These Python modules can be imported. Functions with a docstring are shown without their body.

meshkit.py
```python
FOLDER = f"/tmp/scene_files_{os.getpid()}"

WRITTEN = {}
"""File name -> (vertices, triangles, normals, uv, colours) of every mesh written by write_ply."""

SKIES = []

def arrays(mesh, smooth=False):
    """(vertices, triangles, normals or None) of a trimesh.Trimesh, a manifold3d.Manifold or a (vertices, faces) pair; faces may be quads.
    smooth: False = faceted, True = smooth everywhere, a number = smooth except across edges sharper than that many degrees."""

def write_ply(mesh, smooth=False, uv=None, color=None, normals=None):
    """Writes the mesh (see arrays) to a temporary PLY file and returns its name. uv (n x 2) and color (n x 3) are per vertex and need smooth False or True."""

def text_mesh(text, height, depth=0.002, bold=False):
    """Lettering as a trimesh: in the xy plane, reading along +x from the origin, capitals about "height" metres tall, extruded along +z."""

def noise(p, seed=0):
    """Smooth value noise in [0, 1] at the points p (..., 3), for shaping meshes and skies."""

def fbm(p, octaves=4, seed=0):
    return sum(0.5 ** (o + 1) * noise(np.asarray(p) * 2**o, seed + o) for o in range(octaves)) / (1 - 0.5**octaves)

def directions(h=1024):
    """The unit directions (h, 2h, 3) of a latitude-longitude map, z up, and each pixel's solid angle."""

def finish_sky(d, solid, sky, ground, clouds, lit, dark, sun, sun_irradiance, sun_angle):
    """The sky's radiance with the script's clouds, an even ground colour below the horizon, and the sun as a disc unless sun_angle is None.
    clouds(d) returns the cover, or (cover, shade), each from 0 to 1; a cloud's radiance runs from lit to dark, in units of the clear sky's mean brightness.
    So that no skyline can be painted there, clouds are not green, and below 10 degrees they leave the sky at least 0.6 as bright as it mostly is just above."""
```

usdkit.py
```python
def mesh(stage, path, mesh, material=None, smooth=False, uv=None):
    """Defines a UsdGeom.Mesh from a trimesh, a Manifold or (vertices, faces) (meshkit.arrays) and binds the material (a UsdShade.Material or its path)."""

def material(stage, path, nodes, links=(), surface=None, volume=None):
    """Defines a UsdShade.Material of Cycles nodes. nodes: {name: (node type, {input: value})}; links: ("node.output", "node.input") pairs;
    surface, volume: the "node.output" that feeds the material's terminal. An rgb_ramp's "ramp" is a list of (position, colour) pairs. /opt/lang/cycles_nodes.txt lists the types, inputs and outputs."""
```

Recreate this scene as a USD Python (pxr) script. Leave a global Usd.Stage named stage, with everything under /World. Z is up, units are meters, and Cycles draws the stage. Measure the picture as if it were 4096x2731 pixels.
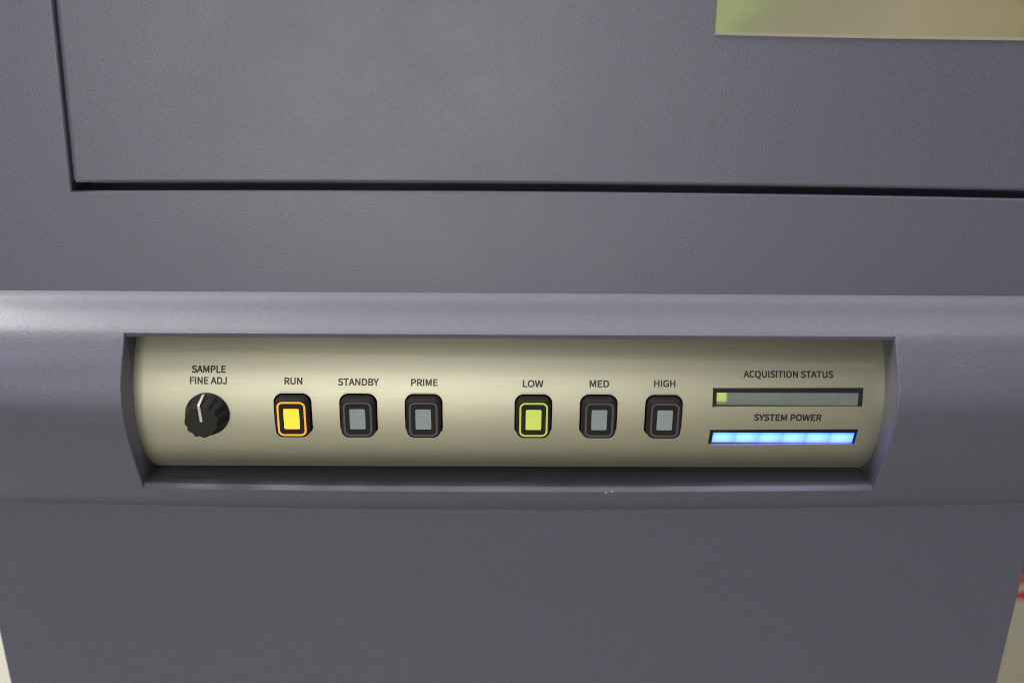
import json, math
import numpy as np, trimesh, usdkit
from pxr import Gf, Usd, UsdGeom, UsdLux, UsdShade
from scipy.interpolate import PchipInterpolator
from shapely import affinity
from shapely.geometry import Polygon, box as sbox

stage = Usd.Stage.CreateInMemory()
UsdGeom.SetStageUpAxis(stage, UsdGeom.Tokens.z)
UsdGeom.SetStageMetersPerUnit(stage, 1.0)
UsdGeom.Xform.Define(stage, '/World')
UsdGeom.Scope.Define(stage, '/World/Looks')

# ---------------------------------------------------------------- camera
pitch, yaw, roll, dist = math.radians(15.0), math.radians(1.0), math.radians(0.54), 0.5
fw = np.array([math.sin(yaw) * math.cos(pitch), math.cos(yaw) * math.cos(pitch), -math.sin(pitch)])
rt = np.cross(fw, [0, 0, 1.0]); rt /= np.linalg.norm(rt); up = np.cross(rt, fw)
rt, up = math.cos(roll) * rt + math.sin(roll) * up, -math.sin(roll) * rt + math.cos(roll) * up
C = -fw * dist
cam = UsdGeom.Camera.Define(stage, '/World/camera')
cam.AddTransformOp().Set(Gf.Matrix4d(*rt, 0, *up, 0, *(-fw), 0, *C, 1))
cam.CreateHorizontalApertureAttr(22.3)
cam.CreateFocalLengthAttr(22.3 / 0.918)
cam.CreateFStopAttr(3.6)
cam.CreateFocusDistanceAttr(0.512)
cam.CreateClippingRangeAttr(Gf.Vec2f(0.01, 100))
cam.CreateExposureAttr(0.0)

# ---------------------------------------------------------------- light: lamps out of view, one added at left, and the room's dim bounce
def lamp(name, loc, w, h, watts, turn=0, aim=None, color=(1, 0.97, 0.9)):
    l = UsdLux.RectLight.Define(stage, '/World/' + name)
    l.CreateWidthAttr(w); l.CreateHeightAttr(h); l.CreateIntensityAttr(watts); l.CreateColorAttr(Gf.Vec3f(*color))
    t = math.radians(turn); x, y, z = (math.cos(t), math.sin(t), 0.0), (-math.sin(t), math.cos(t), 0.0), (0.0, 0.0, 1.0)
    if aim is not None:
        z = -np.array(aim) / np.linalg.norm(aim); x = np.cross((0, 0, 1.0), z); x /= np.linalg.norm(x); y = np.cross(z, x)
    l.AddTransformOp().Set(Gf.Matrix4d(*x, 0, *y, 0, *z, 0, *loc, 1))
lamp('unseen_ceiling_lamp', (-0.80, -0.15, 1.40), 0.8, 0.8, 11.5)  # out of view at upper left, placed for the sheen on the band
lamp('unseen_ceiling_lamp_001', (0.05, -0.95, 1.20), 1.7, 0.08, 7.0, turn=24)  # unseen tube in front, lights the steel and shades it under the lip
lamp('unseen_ceiling_lamp_002', (0.15, -0.32, 1.40), 1.8, 0.40, 6.5)  # out of view overhead, lights the band top and the recess lip
lamp('unseen_ceiling_lamp_003', (-1.00, 0.14, 0.95), 0.6, 0.5, 18.0)  # added fill, brightens the white cabinet behind the left edge
lamp('unseen_front_light', (-0.26, -2.0, 0.06), 1.0, 0.9, 7.4, aim=(0.1, 1.0, -0.05))  # unseen source behind the camera, kind unknown, lights the machine front
dome = UsdLux.DomeLight.Define(stage, '/World/room_light')
m = usdkit.material(stage, '/World/Looks/room_light', {'b': ('background_shader', {'color': (1.0, 0.97, 0.9), 'strength': 0.05})}, surface='b.background')
UsdShade.MaterialBindingAPI.Apply(dome.GetPrim()).Bind(m)

# ---------------------------------------------------------------- materials
def mat(name, nodes, links=(), surface='p.BSDF'):
    return usdkit.material(stage, '/World/Looks/' + name, nodes, links, surface=surface)

def plain(name, color, rough=0.5, spec=0.5, **kw):
    return mat(name, {'p': ('principled_bsdf', {'base_color': color, 'roughness': rough, 'specular_ior_level': spec, **kw})})

PAINT = (0.108, 0.110, 0.158)
paint = mat('grey_textured_paint', {
    'g': ('geometry', {}),
    'n': ('noise_texture', {'scale': 1450.0, 'detail': 2.0, 'roughness': 0.55}),
    'n2': ('noise_texture', {'scale': 1000.0, 'detail': 3.0, 'roughness': 0.6}),
    'r': ('rgb_ramp', {'ramp': [(0.3, (0.094, 0.098, 0.126)), (0.5, PAINT), (0.7, (0.122, 0.121, 0.190))]}),
    'b': ('bump', {'strength': 0.42, 'distance': 0.0003}),
    'n3': ('noise_texture', {'scale': 14.0, 'detail': 5.0, 'roughness': 0.6}),
    'rr': ('map_range', {'from_min': 0.3, 'from_max': 0.7, 'to_min': 0.35, 'to_max': 0.44}),
    'p': ('principled_bsdf', {'specular_ior_level': 0.5})},
    [('g.position', 'n3.vector'), ('n3.fac', 'rr.value'), ('rr.result', 'p.roughness'), ('g.position', 'n.vector'), ('g.position', 'n2.vector'), ('n2.fac', 'r.fac'), ('r.color', 'p.base_color'), ('n.fac', 'b.height'), ('b.normal', 'p.normal')])
steel = mat('brushed_steel', {
    'g': ('geometry', {}),
    'mp': ('mapping', {'scale': (12.0, 900.0, 900.0)}),
    'n': ('noise_texture', {'scale': 3.0, 'detail': 3.0, 'roughness': 0.6}),
    'rr': ('map_range', {'from_min': 0.3, 'from_max': 0.7, 'to_min': 0.48, 'to_max': 0.54}),
    'cr': ('rgb_ramp', {'ramp': [(0.3, (0.435, 0.425, 0.335)), (0.7, (0.46, 0.45, 0.355))]}),
    't': ('combine_xyz', {'x': 0.0, 'y': 0.0, 'z': 1.0}),
    'p': ('principled_bsdf', {'metallic': 1.0, 'anisotropic': 0.6})},
    [('g.position', 'mp.vector'), ('mp.vector', 'n.vector'), ('n.fac', 'rr.value'), ('rr.result', 'p.roughness'), ('n.fac', 'cr.fac'), ('cr.color', 'p.base_color'), ('t.vector', 'p.tangent')])
ink = plain('dark_ink', (0.016, 0.015, 0.014), 0.45)
black = mat('black_plastic', {
    'g': ('geometry', {}), 'n': ('noise_texture', {'scale': 1500.0, 'detail': 2.0}),
    'b': ('bump', {'strength': 0.25, 'distance': 0.0002}),
    'p': ('principled_bsdf', {'base_color': (0.010, 0.010, 0.011), 'roughness': 0.6, 'specular_ior_level': 0.3})},
    [('g.position', 'n.vector'), ('n.fac', 'b.height'), ('b.normal', 'p.normal')])
dark = plain('dark_interior', (0.01, 0.01, 0.01), 0.7)
bezel_m = plain('bezel_plastic', (0.007, 0.007, 0.008), 0.5, 0.3)
ring_off = plain('grey_line_print', (0.078, 0.080, 0.088), 0.45)
window_off = mat('frosted_window', {
    'g': ('geometry', {}), 'n': ('noise_texture', {'scale': 300.0, 'detail': 2.0}),
    'r': ('rgb_ramp', {'ramp': [(0.3, (0.28, 0.325, 0.345)), (0.7, (0.31, 0.355, 0.375))]}),
    'p': ('principled_bsdf', {'roughness': 0.4})},
    [('g.position', 'n.vector'), ('n.fac', 'r.fac'), ('r.color', 'p.base_color')])
white = plain('white_print', (0.50, 0.485, 0.45), 0.45)
chip_m = plain('bare_chip', (0.75, 0.73, 0.66), 0.6)

def glow(name, color, strength, base=(0.05, 0.05, 0.05)):
    return mat(name, {'p': ('principled_bsdf', {'base_color': base, 'roughness': 0.4, 'emission_color': color, 'emission_strength': strength})})
amber_win = glow('amber_lit_window', (1.0, 0.40, 0.008), 2.0)
amber_ring = glow('amber_lit_line', (1.0, 0.40, 0.0), 1.15)
lime_win = glow('lime_lit_window', (0.55, 0.66, 0.075), 1.0)
lime_ring = glow('lime_lit_line', (0.47, 0.56, 0.022), 0.95)

# ---------------------------------------------------------------- helpers
names = {}
def tag(p, **kw):
    for k, v in kw.items():
        p.SetCustomDataByKey(k, v)
    return p

def numbered(parent, name):
    k = (parent, name); n = names.get(k, -1) + 1; names[k] = n
    return f'{parent}/{name}' + (f'_{n:03d}' if n else '')

BASE = {}
def thing(name, loc, label, category, **kw):
    path = numbered('/World', name)
    x = UsdGeom.Xform.Define(stage, path); x.AddTranslateOp().Set(Gf.Vec3d(*loc))
    BASE[path] = np.array(loc, float)
    return tag(x.GetPrim(), label=label, category=category, **kw)

def put(name, mesh, material, parent=None, smooth=30, **kw):
    """One Mesh prim; vertices are given in world metres."""
    pp = str(parent.GetPath()) if parent else '/World'
    path = numbered(pp, name)
    off = BASE.get('/'.join(path.split('/')[:3]), np.zeros(3))
    if isinstance(mesh, trimesh.Trimesh):
        v, f = np.array(mesh.vertices), np.array(mesh.faces)
    else:
        v, f = np.asarray(mesh[0], float), np.asarray(mesh[1], int)
        if f.shape[1] == 4:
            f = np.vstack([f[:, [0, 1, 2]], f[:, [0, 2, 3]]])
    m = usdkit.mesh(stage, path, trimesh.Trimesh(v - off, f, process=False), material, smooth=smooth)
    return tag(m.GetPrim(), **kw)

def join(*ms):
    return trimesh.util.concatenate([m if isinstance(m, trimesh.Trimesh) else trimesh.Trimesh(*m, process=False) for m in ms])

def box(x0, x1, y0, y1, z0, z1):
    b = trimesh.creation.box((x1 - x0, y1 - y0, z1 - z0)); b.apply_translation(((x0 + x1) / 2, (y0 + y1) / 2, (z0 + z1) / 2)); return b

def inset(p, d):
    """p: n x 2 counter-clockwise outline, moved inwards by d along the corner bisectors."""
    p = np.asarray(p, float); e = np.roll(p, -1, 0) - p; e /= np.linalg.norm(e, axis=1, keepdims=True)
    n = np.stack([-e[:, 1], e[:, 0]], 1); a, b = np.roll(n, 1, 0), n
    s = a + b
    return p + d * s / np.maximum((s * b).sum(1, keepdims=True), 0.2)

def tri(p):
    v, f = trimesh.creation.triangulate_polygon(Polygon(p), engine='earcut'); return v, f

def capped(rings, cap_last=True, cap_first=True):
    """rings: list of n x 3 loops (first = front, seen counter-clockwise from the front)."""
    n = len(rings[0]); v = np.vstack(rings); f = []
    i = np.arange(n); j = (i + 1) % n
    for k in range(len(rings) - 1):
        a, b = k * n, (k + 1) * n
        f += [np.stack([a + i, b + i, b + j], 1), np.stack([a + i, b + j, a + j], 1)]
    f = np.vstack(f)
    return v, f

def slab(p, y, r, depth, steps=4, mapping=None):
    """A plate with outline p (x, z; counter-clockwise seen from the camera side, -y), front at y, front edge rounded with radius r."""
    rings = []
    for t in np.linspace(0, math.pi / 2, steps + 1):
        q = inset(p, r * (1 - math.sin(t))); rings.append(np.c_[q[:, 0], np.full(len(q), y + r * (1 - math.cos(t))), q[:, 1]])
    rings.append(np.c_[p[:, 0], np.full(len(p), y + depth), p[:, 1]])
    v, f = capped(rings)
    fv, ff = trimesh.creation.triangulate_polygon(Polygon(rings[0][:, [0, 2]]), engine='earcut')
    front = np.c_[fv[:, 0], np.full(len(fv), y), fv[:, 1]]
    bv, bf = trimesh.creation.triangulate_polygon(Polygon(p), engine='earcut')
    back = np.c_[bv[:, 0], np.full(len(bv), y + depth), bv[:, 1]]
    m = join((v, f), (front, ff), (back, bf)); m.merge_vertices(); m.fix_normals()
    return m

def rounded(w, h, r, n=8):
    pts = []
    for cx, cy, a0 in ((w / 2 - r, h / 2 - r, 0), (-w / 2 + r, h / 2 - r, 90), (-w / 2 + r, -h / 2 + r, 180), (w / 2 - r, -h / 2 + r, 270)):
        for a in np.radians(np.linspace(a0, a0 + 90, n)):
            pts.append((cx + r * math.cos(a), cy + r * math.sin(a)))
    return np.array(pts)

def loft(rings, close=True):
    """rings: n x 3 loops bottom to top, closed with a fan at the last one (and the first)."""
    v, f = capped(rings); n = len(rings[0]); L = len(v); c1 = rings[-1].mean(0); c0 = rings[0].mean(0)
    v = np.vstack([v, c1, c0]); i = np.arange(n); j = (i + 1) % n; a = (len(rings) - 1) * n
    f = np.vstack([f, np.stack([a + i, np.full(n, L), a + j], 1), np.stack([i, j, np.full(n, L + 1)], 1)])
    m = trimesh.Trimesh(v, f, process=False); m.fix_normals(); return m

# the inner panel is a horizontal cylinder; (x, s, h): along, round and above it, in metres
CY, CZ, R = 0.0488, -0.0315, 0.044
def on_panel(x, s, h=0.0):
    a = np.asarray(s) / R; r = R + np.asarray(h)
    return np.stack(np.broadcast_arrays(np.asarray(x, float), CY - r * np.cos(a), CZ + r * np.sin(a)), -1)

def flat_on(x0, s0):
    """Maps local (u right, v up, w out) to the plane touching the panel at (x0, s0)."""
    a = s0 / R; o = on_panel(x0, s0); n = np.array([0, -math.cos(a), math.sin(a)]); u = np.array([1.0, 0, 0]); v = np.array([0, math.sin(a), math.cos(a)])
    return lambda p: o + np.asarray(p)[:, :1] * u + np.asarray(p)[:, 1:2] * v + np.asarray(p)[:, 2:3] * n

def moved(m, f):
    return trimesh.Trimesh(f(m.vertices), m.faces, process=False)

def bent(poly, h0, h1, step=0.0015):
    """A thin plate of outline poly (x, s), bent on to the panel between heights h0 and h1."""
    out = []
    x0, s0, x1, s1 = poly.bounds
    k0, k1 = math.floor(s0 / step), math.ceil(s1 / step)
    for k in range(k0, k1):
        g = poly.intersection(sbox(x0 - 1, k * step, x1 + 1, (k + 1) * step))
        for q in getattr(g, 'geoms', [g]):
            if q.geom_type == 'Polygon' and q.area > 1e-11:
                v, f = trimesh.creation.triangulate_polygon(q, engine='earcut')
                out.append((on_panel(v[:, 0], v[:, 1], h1), f))
    for ring in [poly.exterior, *poly.interiors]:
        c = np.array(ring.coords)
        d = [c[0]]
        for a, b in zip(c[:-1], c[1:]):
            n = max(1, int(np.linalg.norm(b - a) / step)); d += [a + (b - a) * t for t in np.linspace(0, 1, n + 1)[1:]]
        d = np.array(d); n = len(d)
        v = np.vstack([on_panel(d[:, 0], d[:, 1], h1), on_panel(d[:, 0], d[:, 1], h0)]); i = np.arange(n - 1)
        out.append((v, np.vstack([np.stack([i, i + n, i + 1], 1), np.stack([i + 1, i + n, i + n + 1], 1)])))
    m = join(*out); m.merge_vertices(digits_vertex=7)
    # face outwards
    c = m.triangles_center; want = np.c_[np.zeros(len(c)), c[:, 1] - CY, c[:, 2] - CZ]
    flip = (m.face_normals * want).sum(1) < -1e-6 * 0
    fl = m.faces.copy(); top = np.abs((m.face_normals * want).sum(1)) > 0.01; k = flip & top; fl[k] = fl[k][:, ::-1]
    return trimesh.Trimesh(m.vertices, fl, process=False)

# ---------------------------------------------------------------- setting behind the machine
HW = 0.2575                      # half the machine's width
FLOOR = -0.95
floor_m = mat('pale_floor', {
    'g': ('geometry', {}), 'n': ('noise_texture', {'scale': 6.0, 'detail': 5.0}),
    'r': ('rgb_ramp', {'ramp': [(0.3, (0.40, 0.39, 0.345)), (0.7, (0.44, 0.43, 0.38))]}),
    'p': ('principled_bsdf', {'roughness': 0.35})},
    [('g.position', 'n.vector'), ('n.fac', 'r.fac'), ('r.color', 'p.base_color')])
put('floor', box(-6, 6, -6, 4, FLOOR - 0.05, FLOOR), floor_m, kind='structure')

# ---------------------------------------------------------------- the machine
mach = thing('instrument_cabinet', (0, 0.3, FLOOR), 'large grey textured machine with a bulging control band, door above and plain panel below', 'machine')
put('cabinet_body', join(box(-HW + 0.002, HW - 0.002, 0.060, 0.75, FLOOR + 0.03, 0.0), box(-HW + 0.002, HW - 0.002, 0.045, 0.75, 0.0, 0.62)), paint, mach)

# bulging control band: a profile y(z) swept along x, with a rectangular opening
zp = np.array([-0.0895, -0.0870, -0.0840, -0.0800, -0.0729, -0.0622, -0.0472, -0.0362, -0.0270, -0.0209, -0.0132, -0.0032, 0.0031, 0.0100, 0.0150, 0.0162, 0.0174, 0.0182])
yp = np.array([0.0235, 0.0190, 0.0158, 0.0124, 0.0078, 0.0016, -0.0058, -0.0099, -0.0112, -0.0108, -0.0086, -0.0035, 0.0005, 0.0080, 0.0150, 0.0164, 0.0174, 0.0181])
prof = PchipInterpolator(zp, yp)
prof_s = lambda z: sum(prof(np.clip(z + d, zp[0], zp[-1])) for d in np.linspace(-0.004, 0.004, 9)) / 9 if False else prof(z)
def sag(x, z):                   # the lower edge of the band hangs a little in the middle
    return np.interp(z, [-0.089, -0.073, -0.02], [0.0019, 0.0014, 0.0]) * (1 - (x / 0.172) ** 2)
def band(x, z, depth=0.0):
    return np.stack([x, prof(z) + depth, z - sag(x, z)], -1)
W, ZT, ZB = 0.1723, 0.0008, -0.0726
RS, RT, RB = 0.0008, 0.0022, 0.0021
xs = np.r_[np.linspace(-HW, -W - RS, 14), np.linspace(-W - RS, W + RS, 61)[1:], np.linspace(W + RS, HW, 14)[1:]]
zs = np.r_[np.r_[zp[0], -0.0883, -0.0870, -0.0853, -0.0830, -0.0790, ZB - RB], np.linspace(ZB - RB, ZT + RT, 41)[1:], np.linspace(ZT + RT, zp[-1], 17)[1:]]
X, Z = np.meshgrid(xs, zs); idx = np.arange(X.size).reshape(X.shape)
quads = []
for a in range(len(zs) - 1):
    for b in range(len(xs) - 1):
        if not (6 <= a < 46 and 13 <= b < 73):
            quads.append((idx[a, b], idx[a, b + 1], idx[a + 1, b + 1], idx[a + 1, b]))
parts = [trimesh.Trimesh(band(X.ravel(), Z.ravel()), np.vstack([np.array(quads)[:, [0, 1, 2]], np.array(quads)[:, [0, 2, 3]]]), process=False)]
ux, uz = xs[13:74], zs[6:47]
loop = np.array([(x, uz[0]) for x in ux] + [(ux[-1], z) for z in uz[1:]] + [(x, uz[-1]) for x in ux[::-1][1:]] + [(ux[0], z) for z in uz[::-1][1:-1]])
zc = (ZT + RT + ZB - RB) / 2
def yin(z):                      # where the inner panel lies behind height z
    return CY - np.sqrt(np.maximum(R * R - (z - CZ) ** 2, 0.0052 ** 2))
rings = []
KSTEP = [1.0, 0.95, 0.72, 0.45, 0.22, 0.06, 0.0]
KBOT = [1.0, 0.93, 0.72, 0.48, 0.25, 0.08, 0.0]
bot_depth = [0.0, 0.00015, 0.00085, 0.00165, 0.00245, 0.00310, 0.00370]     # a bevel that catches the ceiling light
top_depth = [0.0, 0.00012, 0.00075, 0.00150, 0.00212, 0.00260, 0.00310]      # a flat lip with a crisp upper edge
for n_, t in enumerate(np.linspace(0, math.pi / 2, 7)):
    k0 = 1 - math.sin(t)
    up_ = loop[:, 1] > zc
    on_top = np.isclose(loop[:, 1], uz[-1])
    k = np.where(up_, KSTEP[n_], KBOT[n_])
    x = loop[:, 0] * (W + RS * k0) / (W + RS)
    z = np.where(up_, zc + (loop[:, 1] - zc) * (ZT + RT * k - zc) / (ZT + RT - zc), zc + (loop[:, 1] - zc) * (zc - ZB + RB * k) / (zc - ZB + RB))
    side = np.isclose(np.abs(loop[:, 0]), W + RS) & (loop[:, 1] < uz[-1]) & (loop[:, 1] > uz[0])
    on_bot = np.isclose(loop[:, 1], uz[0])
    dep = np.where(on_top, top_depth[n_], np.where(on_bot, bot_depth[n_], RS * (1 - math.cos(t))))
    rings.append(band(x, z, dep))
xw, zw = loop[:, 0] * W / (W + RS), z
back = band(xw, zw)
for q in (0.35, 0.7, 1.0):
    r_ = rings[6].copy(); yb = yin(back[:, 2]) + 0.0015; r_[:, 1] = r_[:, 1] * (1 - q) + yb * q; rings.append(r_)
v, f = capped(rings[:])
parts.append(trimesh.Trimesh(v, f[:, ::-1], process=False))
# small step back under the band and thin turned-in ends
bot = band(xs, np.full(len(xs), zp[0])); b2 = bot + [0, 0.012, 0.0004]
n = len(xs); i = np.arange(n - 1)
parts.append(trimesh.Trimesh(np.vstack([bot, b2]), np.vstack([np.stack([i, i + n, i + 1], 1), np.stack([i + 1, i + n, i + n + 1], 1)]), process=False))
for sx in (-1, 1):
    e = band(np.full(len(zs), sx * HW), zs); e2 = e.copy(); e2[:, 1] = 0.06; nn = len(zs); k = np.arange(nn - 1)
    parts.append(trimesh.Trimesh(np.vstack([e, e2]), np.vstack([np.stack([k, k + nn, k + 1], 1), np.stack([k + 1, k + nn, k + nn + 1], 1)]), process=False))
bm = join(*parts); bm.merge_vertices(digits_vertex=6)
bandp = put('control_band', bm, paint, mach, smooth=45, label='bulging grey front band with a long rectangular recess')
for (x, z, s, w) in ((0.0455, -0.0752, 0.0006, 0.8), (0.0483, -0.0744, 0.00055, 1.0)):
    c = band(np.array([x]), np.array([z]))[0]
    a = np.linspace(0, 2 * math.pi, 8)[:-1]; rr = s * (0.75 + 0.35 * np.sin(a * 3 + w * 5))
    q = band(x + rr * np.cos(a), z + rr * np.sin(a))
    top = q + [0, -0.00008, -0.00003]
    put('paint_chip', loft([q + [0, 0.0001, 0], top]), chip_m, bandp, smooth=False)

rng = np.random.default_rng(7)
dust = []
for _ in range(60):
    x = rng.uniform(-0.165, 0.165); z = rng.choice([rng.uniform(-0.0760, -0.0735), rng.uniform(0.004, 0.014), rng.uniform(-0.086, -0.077)])
    s_ = rng.uniform(0.00012, 0.00024); a = np.linspace(0, 2 * math.pi, 6)[:-1] + rng.uniform(0, 3)
    if z < -0.0735 and z > -0.0765:
        y = rng.uniform(0.012, 0.026); q = np.c_[x + s_ * np.cos(a) * rng.uniform(0.7, 1.8), y + s_ * np.sin(a), np.full(5, ZB - sag(x, ZB) + 0.0001)]; t_ = q + [0, 0, 0.0001]
    else:
        q = band(x + s_ * np.cos(a), z + s_ * np.sin(a)); t_ = q + [0, -0.00008, 0.00004]
    dust.append(loft([q, t_]))
put('dust_specks', join(*dust), plain('pale_dust', (0.30, 0.30, 0.29), 0.8), bandp, smooth=False, kind='stuff')

# upper frame: the strip above the band and the upright left of the door
def hump(x, a, w=0.215):
    return a * (1 - (x / w) ** 2)
XG = -0.1968                     # left edge of the door opening
xx = np.linspace(XG, HW, 25)
def lip(x): return 0.0635 + hump(x, 0.0014)
frame = np.array([(-HW, 0.0120)] + [(x, 0.0120) for x in np.linspace(-HW, HW, 12)[1:]] + [(x, lip(x)) for x in xx[::-1]] + [(XG - 0.0045, 0.62), (-HW, 0.62)])
put('upper_frame', slab(frame, 0.018, 0.0013, 0.03), paint, mach, label='plain grey strip and left upright framing the door')
# door
door = np.array([(XG + 0.0020, lip(XG) + 0.0035)] + [(x, lip(x) + 0.0035) for x in xx[1:]] + [(HW, 0.62), (XG + 0.0020 - 0.0045, 0.62)])
dp = put('door', slab(door, 0.0172, 0.0016, 0.018, 5), paint, mach, label='wide plain grey door with a dark gap below and at its left')

put('hinge_flange', box(XG - 0.012, XG + 0.010, 0.0222, 0.030, 0.0680, 0.60), paint, mach, smooth=False)  # added strip behind the left door gap, keeps it from going fully black

# lower panel, leaning back towards its foot
HL = 0.2618
lp = np.array([(-HL, -0.86), (0.0, -0.86), (HL, -0.86), (HL, 0.0), (-HL, 0.0)])
lm = slab(lp, 0.0, 0.0016, 0.016)
a9 = math.radians(9.0); vv = lm.vertices.copy()
lm.vertices = np.c_[vv[:, 0], 0.0231 - vv[:, 2] * math.sin(a9) + vv[:, 1] * math.cos(a9), -0.0825 + vv[:, 2] * math.cos(a9) + vv[:, 1] * math.sin(a9)]
put('lower_panel', lm, paint, mach, label='plain grey lower front panel leaning back below the band')

# brushed steel control panel with its openings
BTN = [(-0.1002, 'RUN'), (-0.0702, 'STANDBY'), (-0.0402, 'PRIME'), (0.0102, 'LOW'), (0.0403, 'MED'), (0.0704, 'HIGH')]
BS = -0.0053
hole = rounded(0.0174, 0.0209, 0.0042)
sheet = sbox(-W - 0.003, -0.0660, W + 0.003, 0.050)
holes = [Polygon(hole + [x, BS]) for x, _ in BTN]
ACQ = Polygon([(0.09275, -0.0006), (0.1622, -0.0002), (0.1622, 0.0088), (0.09275, 0.0084)])
POW = Polygon([(0.09275, -0.0221), (0.1619, -0.0212), (0.1619, -0.0118), (0.09275, -0.0125)])
for h in holes + [ACQ, POW]:
    sheet = sheet.difference(h)
cp = put('control_panel', bent(sheet, -0.0012, 0.0), steel, mach, smooth=25, label='curved brushed steel control panel in the recess')

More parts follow.
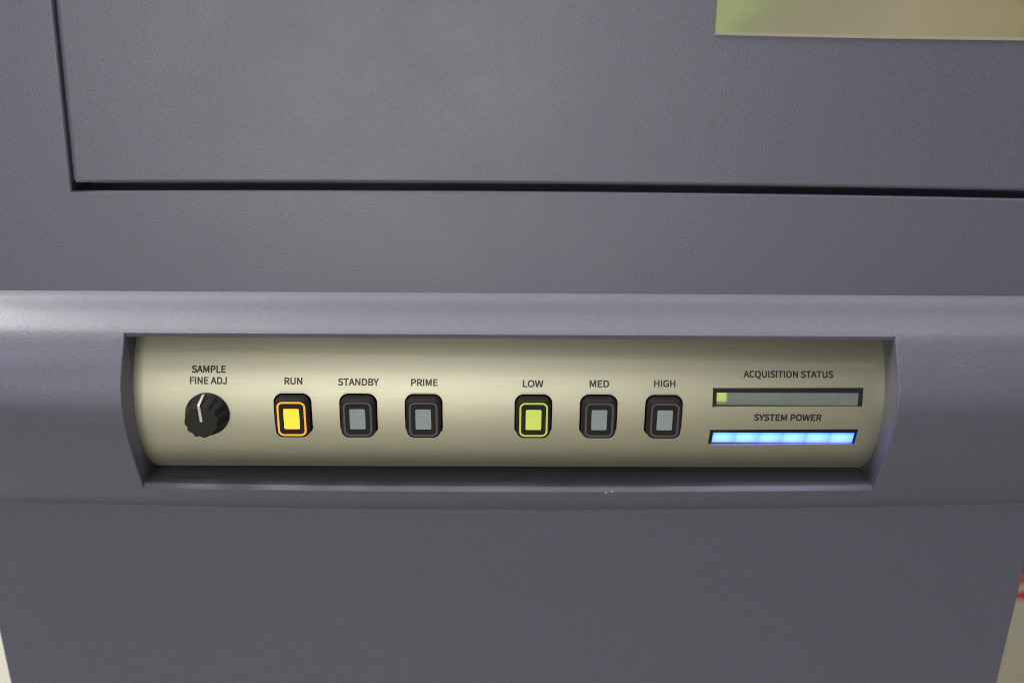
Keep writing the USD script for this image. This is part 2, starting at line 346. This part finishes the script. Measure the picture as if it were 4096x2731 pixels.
GLYPHS = json.loads('{"A":[829,[[-39,-46],[-40,37],[295,1026],[314,1046],[530,1046],[531,1023],[869,38],[868,-46],[644,-46],[643,-19],[554,259],[271,259],[187,2],[179,-46]],[[332,454],[493,454],[412,715],[391,639]]],"B":[898,[[91,-46],[91,1046],[549,1043],[634,1026],[695,1002],[736,975],[787,922],[821,837],[825,700],[797,605],[777,574],[747,550],[787,524],[848,458],[879,373],[884,269],[876,195],[852,127],[825,86],[761,25],[673,-19],[567,-43]],[[311,430],[311,150],[517,157],[571,173],[632,210],[656,261],[662,302],[653,339],[629,379],[569,410],[514,424]],[[311,853],[311,625],[438,625],[500,634],[578,671],[595,698],[604,752],[581,809],[566,820],[467,850]]],"C":[870,[[32,433],[35,610],[73,767],[138,886],[211,964],[222,965],[228,978],[273,1009],[334,1036],[426,1060],[610,1060],[675,1043],[743,1012],[842,929],[838,854],[819,841],[761,766],[697,766],[644,817],[599,840],[539,857],[449,844],[384,810],[341,773],[296,695],[269,613],[259,552],[259,452],[289,323],[337,232],[390,183],[455,153],[537,143],[581,153],[638,180],[676,204],[716,251],[784,251],[818,219],[818,208],[862,167],[866,96],[809,32],[798,32],[765,-2],[669,-46],[554,-65],[400,-57],[281,-16],[216,29],[148,95],[104,160],[56,279]]],"D":[939,[[91,-46],[91,1046],[438,1048],[559,1033],[668,995],[722,961],[801,888],[801,877],[814,871],[835,840],[883,724],[903,611],[908,484],[896,345],[866,233],[831,162],[797,114],[696,22],[608,-19],[502,-43]],[[311,850],[311,150],[448,160],[527,187],[577,217],[612,257],[646,319],[669,394],[679,461],[670,612],[633,713],[595,772],[563,796],[456,840]]],"E":[805,[[91,-46],[91,1046],[759,1046],[759,849],[311,846],[311,628],[687,626],[689,581],[687,425],[311,423],[311,157],[757,156],[777,137],[776,-46]]],"F":[754,[[91,-46],[91,1046],[759,1046],[759,849],[311,846],[311,604],[691,602],[693,450],[691,405],[311,403],[308,-46]]],"G":[942,[[32,433],[39,634],[80,781],[104,832],[155,903],[211,961],[222,962],[228,975],[280,1009],[385,1050],[436,1060],[631,1060],[709,1040],[763,1016],[818,978],[872,925],[872,861],[792,769],[718,773],[672,817],[616,844],[562,857],[473,847],[378,803],[372,790],[345,773],[293,685],[269,610],[256,508],[276,364],[303,293],[337,235],[371,201],[438,163],[496,146],[565,143],[622,156],[676,183],[676,365],[466,367],[466,564],[885,564],[886,69],[840,22],[799,-5],[738,-33],[652,-57],[490,-65],[369,-47],[264,-2],[216,32],[148,99],[107,157],[53,293]]],"H":[993,[[91,-46],[91,1046],[308,1046],[311,628],[683,628],[685,1046],[902,1046],[902,-46],[685,-46],[683,423],[311,423],[308,-46]]],"I":[399,[[91,-46],[91,1046],[308,1046],[308,-46]]],"J":[730,[[2,189],[26,190],[102,251],[141,253],[170,251],[227,174],[274,149],[339,146],[390,175],[414,227],[423,277],[425,1046],[646,1046],[647,257],[630,141],[582,42],[509,-26],[427,-57],[286,-65],[188,-50],[100,-5],[32,61],[1,112]]],"L":[741,[[91,-46],[91,1046],[308,1046],[311,157],[729,156],[749,137],[749,-46]]],"M":[1109,[[91,-46],[91,1046],[336,1046],[344,1002],[555,413],[769,1026],[788,1046],[1015,1046],[1015,-46],[808,-46],[805,525],[644,73],[625,53],[595,51],[482,53],[462,71],[300,520],[298,-46]]],"N":[986,[[91,-46],[91,1046],[296,1046],[316,1028],[683,391],[685,1046],[895,1046],[895,-46],[671,-46],[667,-16],[304,613],[302,-46]]],"O":[1014,[[32,436],[39,644],[59,736],[97,832],[141,900],[198,961],[209,962],[222,981],[256,1005],[320,1036],[409,1060],[467,1065],[603,1060],[692,1036],[767,999],[869,905],[906,850],[941,775],[968,680],[983,523],[978,400],[958,284],[910,162],[848,76],[775,8],[673,-43],[574,-64],[410,-60],[315,-33],[230,15],[141,102],[80,211],[49,307]],[[256,497],[266,408],[286,330],[310,275],[354,208],[414,166],[472,146],[524,143],[574,156],[639,190],[673,224],[718,305],[738,363],[754,461],[754,544],[741,626],[714,708],[667,785],[593,837],[507,857],[429,840],[368,806],[313,736],[272,630]]],"P":[863,[[91,-46],[91,1046],[475,1048],[617,1029],[722,985],[790,922],[811,891],[838,809],[846,692],[832,577],[801,506],[734,432],[676,394],[581,363],[475,352],[311,352],[308,-46]],[[311,850],[311,549],[483,556],[530,569],[591,608],[615,657],[622,708],[615,755],[591,802],[541,830],[491,843]]],"Q":[1014,[[32,440],[35,614],[66,757],[94,825],[131,886],[235,992],[280,1019],[375,1053],[440,1064],[547,1065],[651,1050],[780,988],[879,891],[944,765],[978,608],[978,400],[944,240],[883,117],[782,12],[734,-19],[675,-43],[715,-73],[789,-96],[841,-99],[894,-87],[977,-88],[1002,-194],[1002,-258],[983,-278],[915,-296],[748,-299],[625,-272],[537,-224],[449,-137],[407,-61],[335,-43],[267,-12],[220,22],[138,106],[97,170],[56,279]],[[256,493],[266,401],[293,306],[357,198],[428,153],[485,136],[544,139],[591,156],[656,197],[680,229],[714,291],[741,373],[754,458],[754,544],[738,639],[711,714],[667,785],[593,837],[507,857],[422,837],[368,806],[341,780],[299,709],[269,617]]],"R":[867,[[91,-46],[91,1046],[562,1043],[634,1029],[712,999],[804,915],[831,857],[845,796],[845,649],[835,598],[814,544],[787,503],[714,435],[656,408],[865,51],[872,35],[872,-46],[656,-46],[626,-10],[407,375],[311,375],[308,-46]],[[311,850],[311,573],[489,580],[537,593],[591,623],[625,704],[622,749],[595,806],[552,830],[504,843]]],"S":[812,[[19,99],[18,163],[41,179],[42,190],[62,203],[106,261],[173,261],[220,215],[302,170],[359,150],[416,143],[472,149],[536,177],[557,199],[577,250],[574,278],[550,325],[466,373],[206,489],[124,559],[124,570],[97,597],[66,689],[66,811],[83,876],[121,941],[170,992],[211,1019],[276,1046],[361,1064],[491,1064],[566,1050],[661,1012],[716,975],[732,952],[766,929],[767,861],[690,769],[622,769],[586,803],[524,837],[425,857],[378,851],[326,827],[306,808],[290,761],[319,699],[407,651],[641,551],[692,517],[753,458],[787,393],[802,305],[797,185],[780,131],[753,80],[679,5],[594,-40],[512,-60],[374,-65],[263,-50],[148,-5],[69,49]]],"T":[819,[[-5,849],[-5,1046],[820,1046],[820,849],[519,846],[517,-46],[299,-46],[297,846]]],"U":[983,[[87,341],[88,1046],[305,1046],[307,387],[317,313],[340,241],[384,177],[445,149],[514,143],[561,156],[618,190],[656,257],[676,332],[683,390],[685,1046],[899,1046],[901,391],[893,274],[872,182],[848,121],[811,63],[731,-12],[663,-43],[594,-60],[393,-60],[315,-40],[257,-12],[172,65],[148,99],[107,201]]],"W":[1198,[[-11,1046],[193,1046],[214,1028],[337,382],[496,1015],[497,1046],[708,1046],[709,1016],[870,379],[995,1046],[1206,1046],[1207,960],[1001,-46],[756,-46],[598,601],[447,-11],[445,-46],[200,-46],[-12,969]]],"Y":[724,[[-46,1046],[179,1046],[180,1023],[364,621],[537,998],[548,1046],[773,1046],[773,970],[471,361],[469,-46],[255,-46],[253,360],[-46,965]]]}')
def lettering(text, x0, x1, base, cap):
    pen, polys = 0.0, []
    for ch in text:
        if ch == ' ':
            pen += 330; continue
        adv, *rs = GLYPHS[ch]
        polys.append(affinity.translate(Polygon(rs[0], rs[1:]), pen, 0)); pen += adv
    lo, hi = min(p.bounds[0] for p in polys), max(p.bounds[2] for p in polys)
    k = (x1 - x0) / (hi - lo)
    ms = [bent(Polygon(affinity.affine_transform(p, [k, 0, 0, cap / 1000, x0 - lo * k, base])), -0.00002, 0.00005, 0.001) for p in polys]
    put('lettering', join(*ms), ink, cp, smooth=False, label=f'printed word {text}')
for t in (('SAMPLE', -0.14587, -0.13042, 0.0145, 0.00305), ('FINE ADJ', -0.1467, -0.12986, 0.0093, 0.00305), ('RUN', -0.1037, -0.0955, 0.0093, 0.00295),
          ('STANDBY', -0.0793, -0.0606, 0.00896, 0.003), ('PRIME', -0.04595, -0.0337, 0.00886, 0.003), ('LOW', 0.0052, 0.01475, 0.0085, 0.003),
          ('MED', 0.03587, 0.04495, 0.0086, 0.003), ('HIGH', 0.06554, 0.07544, 0.00886, 0.00292), ('ACQUISITION STATUS', 0.10678, 0.14827, 0.0134, 0.00288), ('SYSTEM POWER', 0.11248, 0.14391, -0.00726, 0.0031)):
    lettering(*t)

# push buttons
def ring_at(p, h): return np.c_[p, np.full(len(p), h)]
def frame_plate(o, i, h0, h1):
    n = len(o); v = np.vstack([ring_at(o, h0), ring_at(o, h1), ring_at(i, h1), ring_at(i, h0)]); k = np.arange(n); j = (k + 1) % n; f = []
    for a, b in ((0, 1), (1, 2), (2, 3)):
        f += [np.stack([a * n + k, a * n + j, b * n + j], 1), np.stack([a * n + k, b * n + j, b * n + k], 1)]
    return trimesh.Trimesh(v, np.vstack(f), process=False)
for x, name in BTN:
    T = flat_on(x, BS)
    H = 0.0043
    prof_b = [(15.8, 19.3, 3.4, -0.006), (15.8, 19.3, 3.4, 0.0012), (15.6, 19.2, 3.4, 0.0029), (15.4, 19.0, 3.4, 0.0037), (15.1, 18.8, 3.3, 0.00408), (14.7, 18.4, 3.2, 0.00425), (14.2, 18.0, 3.0, H)]
    cap = loft([ring_at(rounded(w / 1e3, h / 1e3, r / 1e3), z) for w, h, r, z in prof_b])
    lit = {'RUN': (amber_win, amber_ring, 'lit amber push button under the word RUN'), 'LOW': (lime_win, lime_ring, 'lit yellow green push button under the word LOW')}.get(name)
    b = put('push_button', moved(cap, T), black, mach, smooth=40, label=lit[2] if lit else f'unlit black push button with grey window under the word {name}')
    o, i = rounded(0.0130, 0.0171, 0.0027), rounded(0.0113, 0.0154, 0.0019)
    put('border_line', moved(frame_plate(o, i, H - 0.0002, H + 0.00006), T), lit[1] if lit else ring_off, b, smooth=False)
    wn = rounded(0.0071, 0.0101, 0.0006, 5)
    put('window', moved(loft([ring_at(wn, H - 0.0002), ring_at(wn, H + 0.00005)]), T), lit[0] if lit else window_off, b, smooth=False)
    so = rounded(0.0182, 0.0217, 0.0045)
    sk = [ring_at(so, -0.0011), ring_at(so, -0.0065), ring_at(so * 0.2, -0.0065)]
    v, f = capped(sk)
    put('socket', moved(trimesh.Trimesh(v, f[:, ::-1], process=False), T), dark, b, smooth=False)

# fluted knob with a white pointer
KX, KS, KR, KF, KH = -0.1392, -0.0048, 0.0100, 0.0077, 0.0122
T0 = flat_on(KX, KS)
def T(p):                        # the shaft points a little higher than the sheet's normal
    p = np.asarray(p); c, q = math.cos(math.radians(6.5)), math.sin(math.radians(6.5))
    return T0(np.c_[p[:, 0], p[:, 1] * c + p[:, 2] * q, -p[:, 1] * q + p[:, 2] * c - 0.0004])
NA = 240; an = np.linspace(0, 2 * math.pi, NA, endpoint=False)
rot0 = math.radians(96)          # the pointer leans left of straight up
def flute(a, depth):
    ph = ((a - rot0) / (2 * math.pi) * 12) % 1.0
    d = np.abs(ph - 0.5) * 2          # 1 at ribs, 0 in the valley
    return depth * np.clip((0.62 - d) / 0.2, 0, 1) * (1 - 0.25 * d)
kr = []
for h, r, dp_ in ((0.0003, KR * 0.99, 0), (0.0006, KR, 0), (0.0018, KR, 0), (0.0021, KR * 0.985, 0.0), (0.0024, KR * 0.97, 0.0004), (0.0036, KR * 0.945, 0.00065), (KH - 0.0008, KF * 1.015, 0.0006), (KH - 0.0002, KF * 0.99, 0.00055), (KH, KF * 0.955, 0.0005)):
    rr = r - flute(an, dp_); kr.append(np.c_[rr * np.cos(an), rr * np.sin(an), np.full(NA, h)])
knob = put('control_knob', moved(loft(kr), T), black, mach, smooth=28, label='black fluted rotary knob with white pointer under SAMPLE FINE ADJ')
d = np.array([math.cos(rot0), math.sin(rot0)]); pn = np.array([-d[1], d[0]]); hwid = 0.00058
def strip(path, hw, lift, thick):
    P = []
    for r, h in path:
        for s in (-1, 1):
            for t in (0, thick):
                P.append([*(d * r + pn * hw * s), h + lift - t])
    P = np.array(P); f = []
    for k in range(len(path) - 1):
        a, b = 4 * k, 4 * (k + 1)
        for p, q in ((0, 2), (2, 3), (3, 1), (1, 0)):
            f += [(a + p, a + q, b + q), (a + p, b + q, b + p)]
    e = 4 * (len(path) - 1)
    f += [(0, 1, 3), (0, 3, 2), (e, e + 3, e + 1), (e, e + 2, e + 3)]
    m = trimesh.Trimesh(P, np.array(f), process=False); m.fix_normals(); return m
put('pointer_line', moved(strip([(0.0, KH + 0.00006), (KF * 0.975, KH + 0.00006), (KF * 1.03, KH - 0.0006), (KR * 0.955, 0.0036), (KR * 0.98, 0.0026)], hwid, 0.0001, 0.0006), T), white, knob, smooth=False)
put('face_groove', moved(strip([(-KF * 0.94, KH + 0.00005), (-0.0002, KH + 0.00005)], 0.00013, 0.0, 0.0003), T), dark, knob, smooth=False)

# status and power displays
def px_ramp(axis_nodes, stops):
    return ('rgb_ramp', {'ramp': stops})
acq_window = mat('status_window', {
    'g': ('geometry', {}), 's': ('separate_xyz', {}),
    'n': ('noise_texture', {'scale': 250.0, 'detail': 2.0}),
    'cr': ('rgb_ramp', {'ramp': [(0.3, (0.155, 0.178, 0.175)), (0.7, (0.18, 0.20, 0.198))]}),
    'p': ('principled_bsdf', {'roughness': 0.35})},
    [('g.position', 'n.vector'), ('n.fac', 'cr.fac'), ('cr.color', 'p.base_color')])
def fuzzy(name, ramp_x, ramp_z, x0, x1, z0, z1, color, strength, base):
    """A lit window whose lamp is strongest in the middle: emission = strength * fx * fz."""
    return mat(name, {
        'g': ('geometry', {}), 's': ('separate_xyz', {}),
        'mx': ('map_range', {'from_min': x0, 'from_max': x1, 'to_min': 0.0, 'to_max': 1.0, 'clamp': True}),
        'mz': ('map_range', {'from_min': z0, 'from_max': z1, 'to_min': 0.0, 'to_max': 1.0, 'clamp': True}),
        'rx': ('rgb_ramp', {'ramp': ramp_x}), 'rz': ('rgb_ramp', {'ramp': ramp_z}),
        'mm': ('mix', {'mix_type': 'multiply', 'fac': 1.0}),
        'cc': ('mix', {'mix_type': 'multiply', 'fac': 1.0, 'color2': color}),
        'p': ('principled_bsdf', {'base_color': base, 'roughness': 0.35, 'emission_strength': strength})},
        [('g.position', 's.vector'), ('s.x', 'mx.value'), ('s.z', 'mz.value'), ('mx.result', 'rx.fac'), ('mz.result', 'rz.fac'), ('rx.color', 'mm.color1'), ('rz.color', 'mm.color2'), ('mm.color', 'cc.color1'), ('cc.color', 'p.emission_color')])
G = lambda v: (v, v, v)
def display(name, hole_, win, label):
    x0, s0, x1, s1 = hole_.bounds
    body = bent(sbox(x0 - 0.001, s0 - 0.001, x1 + 0.001, s1 + 0.001), -0.004, -0.0013)
    return put(name, body, bezel_m, mach, smooth=25, label=label)
acq = display('status_display', ACQ, None, 'black framed status bar display under ACQUISITION STATUS')
put('window', bent(sbox(0.0948, 0.0001, 0.1605, 0.0061), -0.0015, -0.00115), acq_window, acq, smooth=25)
zt, zb = float(on_panel(0, 0.0063)[2]), float(on_panel(0, 0.0004)[2])
seg_m = fuzzy('status_segment_glow', [(0, G(0.8)), (0.08, G(1)), (0.72, G(1)), (0.9, G(0.12)), (1, G(0.0))], [(0, G(0.02)), (0.17, G(0.15)), (0.32, G(1)), (1, G(1))], 0.0948, 0.1003, zb, zt, (0.46, 0.52, 0.02), 0.8, (0.155, 0.178, 0.175))
put('lit_segment', bent(sbox(0.09482, 0.00012, 0.1003, 0.00608), -0.0014, -0.00105), seg_m, acq, smooth=25, label='yellow green lit first segment')
pw = display('power_display', POW, None, 'black framed power bar display glowing blue under SYSTEM POWER')
zt, zb = float(on_panel(0, -0.0151)[2]), float(on_panel(0, -0.0213)[2])
PX0, PX1 = 0.0947, 0.1610
edges = [PX0] + [0.09393 + 0.01122 * k for k in range(1, 6)] + [PX1]
for k in range(6):
    a, b = edges[k], edges[k + 1]
    sm = fuzzy(f'power_segment_glow_{k}', [(0, (0.55, 0.7, 0.95)), (0.12, (0.85, 0.93, 1)), (0.35, G(1)), (0.6, (0.95, 0.98, 1)), (0.9, (0.62, 0.78, 0.97)), (1, (0.5, 0.66, 0.93))],
               [(0, (0.75, 0.6, 0.95)), (0.16, (0.85, 0.72, 1)), (0.4, (0.95, 0.95, 1)), (0.75, G(1)), (1, (0.45, 0.75, 1))], a, b, zb, zt, (0.080, 0.158, 1.0), 6.0, (0.05, 0.06, 0.07))
    put('power_segment', bent(sbox(a, -0.0213, b, -0.0151), -0.0016, -0.00115), sm, pw, smooth=25)

# ---------------------------------------------------------------- picture sheet on the door
sheet_m = mat('printed_picture', {
    'g': ('geometry', {}), 's': ('separate_xyz', {}),
    'mx': ('map_range', {'from_min': 0.087, 'from_max': 0.235, 'clamp': True}),
    'mp': ('mapping', {'scale': (1.0, 1.0, 3.0)}),
    'n': ('noise_texture', {'scale': 22.0, 'detail': 1.0}),
    'ad': ('math', {'math_type': 'multiply_add', 'value2': 0.35, 'value3': -0.175}),
    'a2': ('math', {'math_type': 'add'}),
    'r': ('rgb_ramp', {'ramp': [(0, (0.29, 0.35, 0.15)), (0.12, (0.25, 0.27, 0.15)), (0.3, (0.28, 0.255, 0.18)), (0.6, (0.33, 0.295, 0.205)), (0.85, (0.31, 0.265, 0.16)), (1, (0.24, 0.15, 0.075))]}),
    'p': ('principled_bsdf', {'roughness': 0.35})},
    [('g.position', 's.vector'), ('s.x', 'mx.value'), ('g.position', 'mp.vector'), ('mp.vector', 'n.vector'), ('n.fac', 'ad.value1'), ('mx.result', 'a2.value1'), ('ad.value', 'a2.value2'), ('a2.value', 'r.fac'), ('r.color', 'p.base_color')])
pic = thing('picture_sheet', (0.16, 0.0172, 0.133), 'printed green and tan picture sheet stuck on the grey door', 'picture')
sh = np.array([(x, 0.1333 - 0.0011 * ((x - 0.087) / 0.14) + hump(x - 0.16, -0.0003, 0.075)) for x in np.linspace(0.0871, 0.2500, 9)] + [(0.2520, 0.26), (0.0880, 0.26)])
put('print', slab(sh, 0.0168, 0.0001, 0.00039, 1), sheet_m, pic, smooth=False)
edge = np.array([(x, z) for x, z in sh[:9]] + [(x, z + 0.0012) for x, z in sh[:9][::-1]])
put('border', slab(edge, 0.01665, 0.00003, 0.0002, 1), plain('paper_border', (0.33, 0.31, 0.23), 0.5), pic, smooth=False)

# ---------------------------------------------------------------- carton behind the right edge
carton_m = plain('carton_board', (0.50, 0.47, 0.37), 0.6)
orange_m = plain('orange_print', (0.70, 0.065, 0.012), 0.5)
red_m = plain('red_print', (0.50, 0.025, 0.02), 0.5)
purple_m = plain('dark_red_print', (0.12, 0.01, 0.03), 0.5)
CX0, CX1, CYF, CTOP = 0.40, 0.80, 0.55, -0.30
ct = thing('carton', (0.6, 0.7, FLOOR), 'cream carton with orange and red printed bands standing beside the machine at right', 'carton')
put('box_body', box(CX0, CX1, CYF, 0.90, FLOOR, CTOP), carton_m, ct, smooth=False)

put('dark_red_band', slab(np.array([(CX0 + 0.002, -0.3865), (CX1 - 0.002, -0.3865), (CX1 - 0.002, -0.355), (CX0 + 0.002, -0.355)]), CYF - 0.0006, 0.0001, 0.0009, 1), purple_m, ct, smooth=False)
put('orange_band', slab(np.array([(CX0 + 0.002, -0.4025), (CX1 - 0.002, -0.4025), (CX1 - 0.002, -0.3868), (CX0 + 0.002, -0.3868)]), CYF - 0.0006, 0.0001, 0.0009, 1), orange_m, ct, smooth=False)
sw = np.array([(0.47, -0.4185), (0.60, -0.4190), (0.74, -0.4160), (0.60, -0.4062), (0.56, -0.4065), (0.545, -0.4075), (0.535, -0.4105), (0.525, -0.4145)])
put('red_swoosh', slab(sw, CYF - 0.0006, 0.0001, 0.0009, 1), red_m, ct, smooth=False)

# ---------------------------------------------------------------- white cabinet behind the left edge
wc = thing('white_cabinet', (-0.9, 0.85, FLOOR), 'plain white cabinet standing behind the lower left edge of the machine', 'cabinet')
wm = plain('white_lacquer', (0.85, 0.85, 0.77), 0.4)
put('carcass', box(-1.40, -0.40, 0.62, 1.10, FLOOR + 0.02, -0.10), wm, wc, smooth=False)
for x in (-1.395, -0.897):
    put('cabinet_door', slab(np.array([(x, FLOOR + 0.04), (x + 0.494, FLOOR + 0.04), (x + 0.494, -0.104), (x, -0.104)]), 0.602, 0.002, 0.0175), wm, wc)
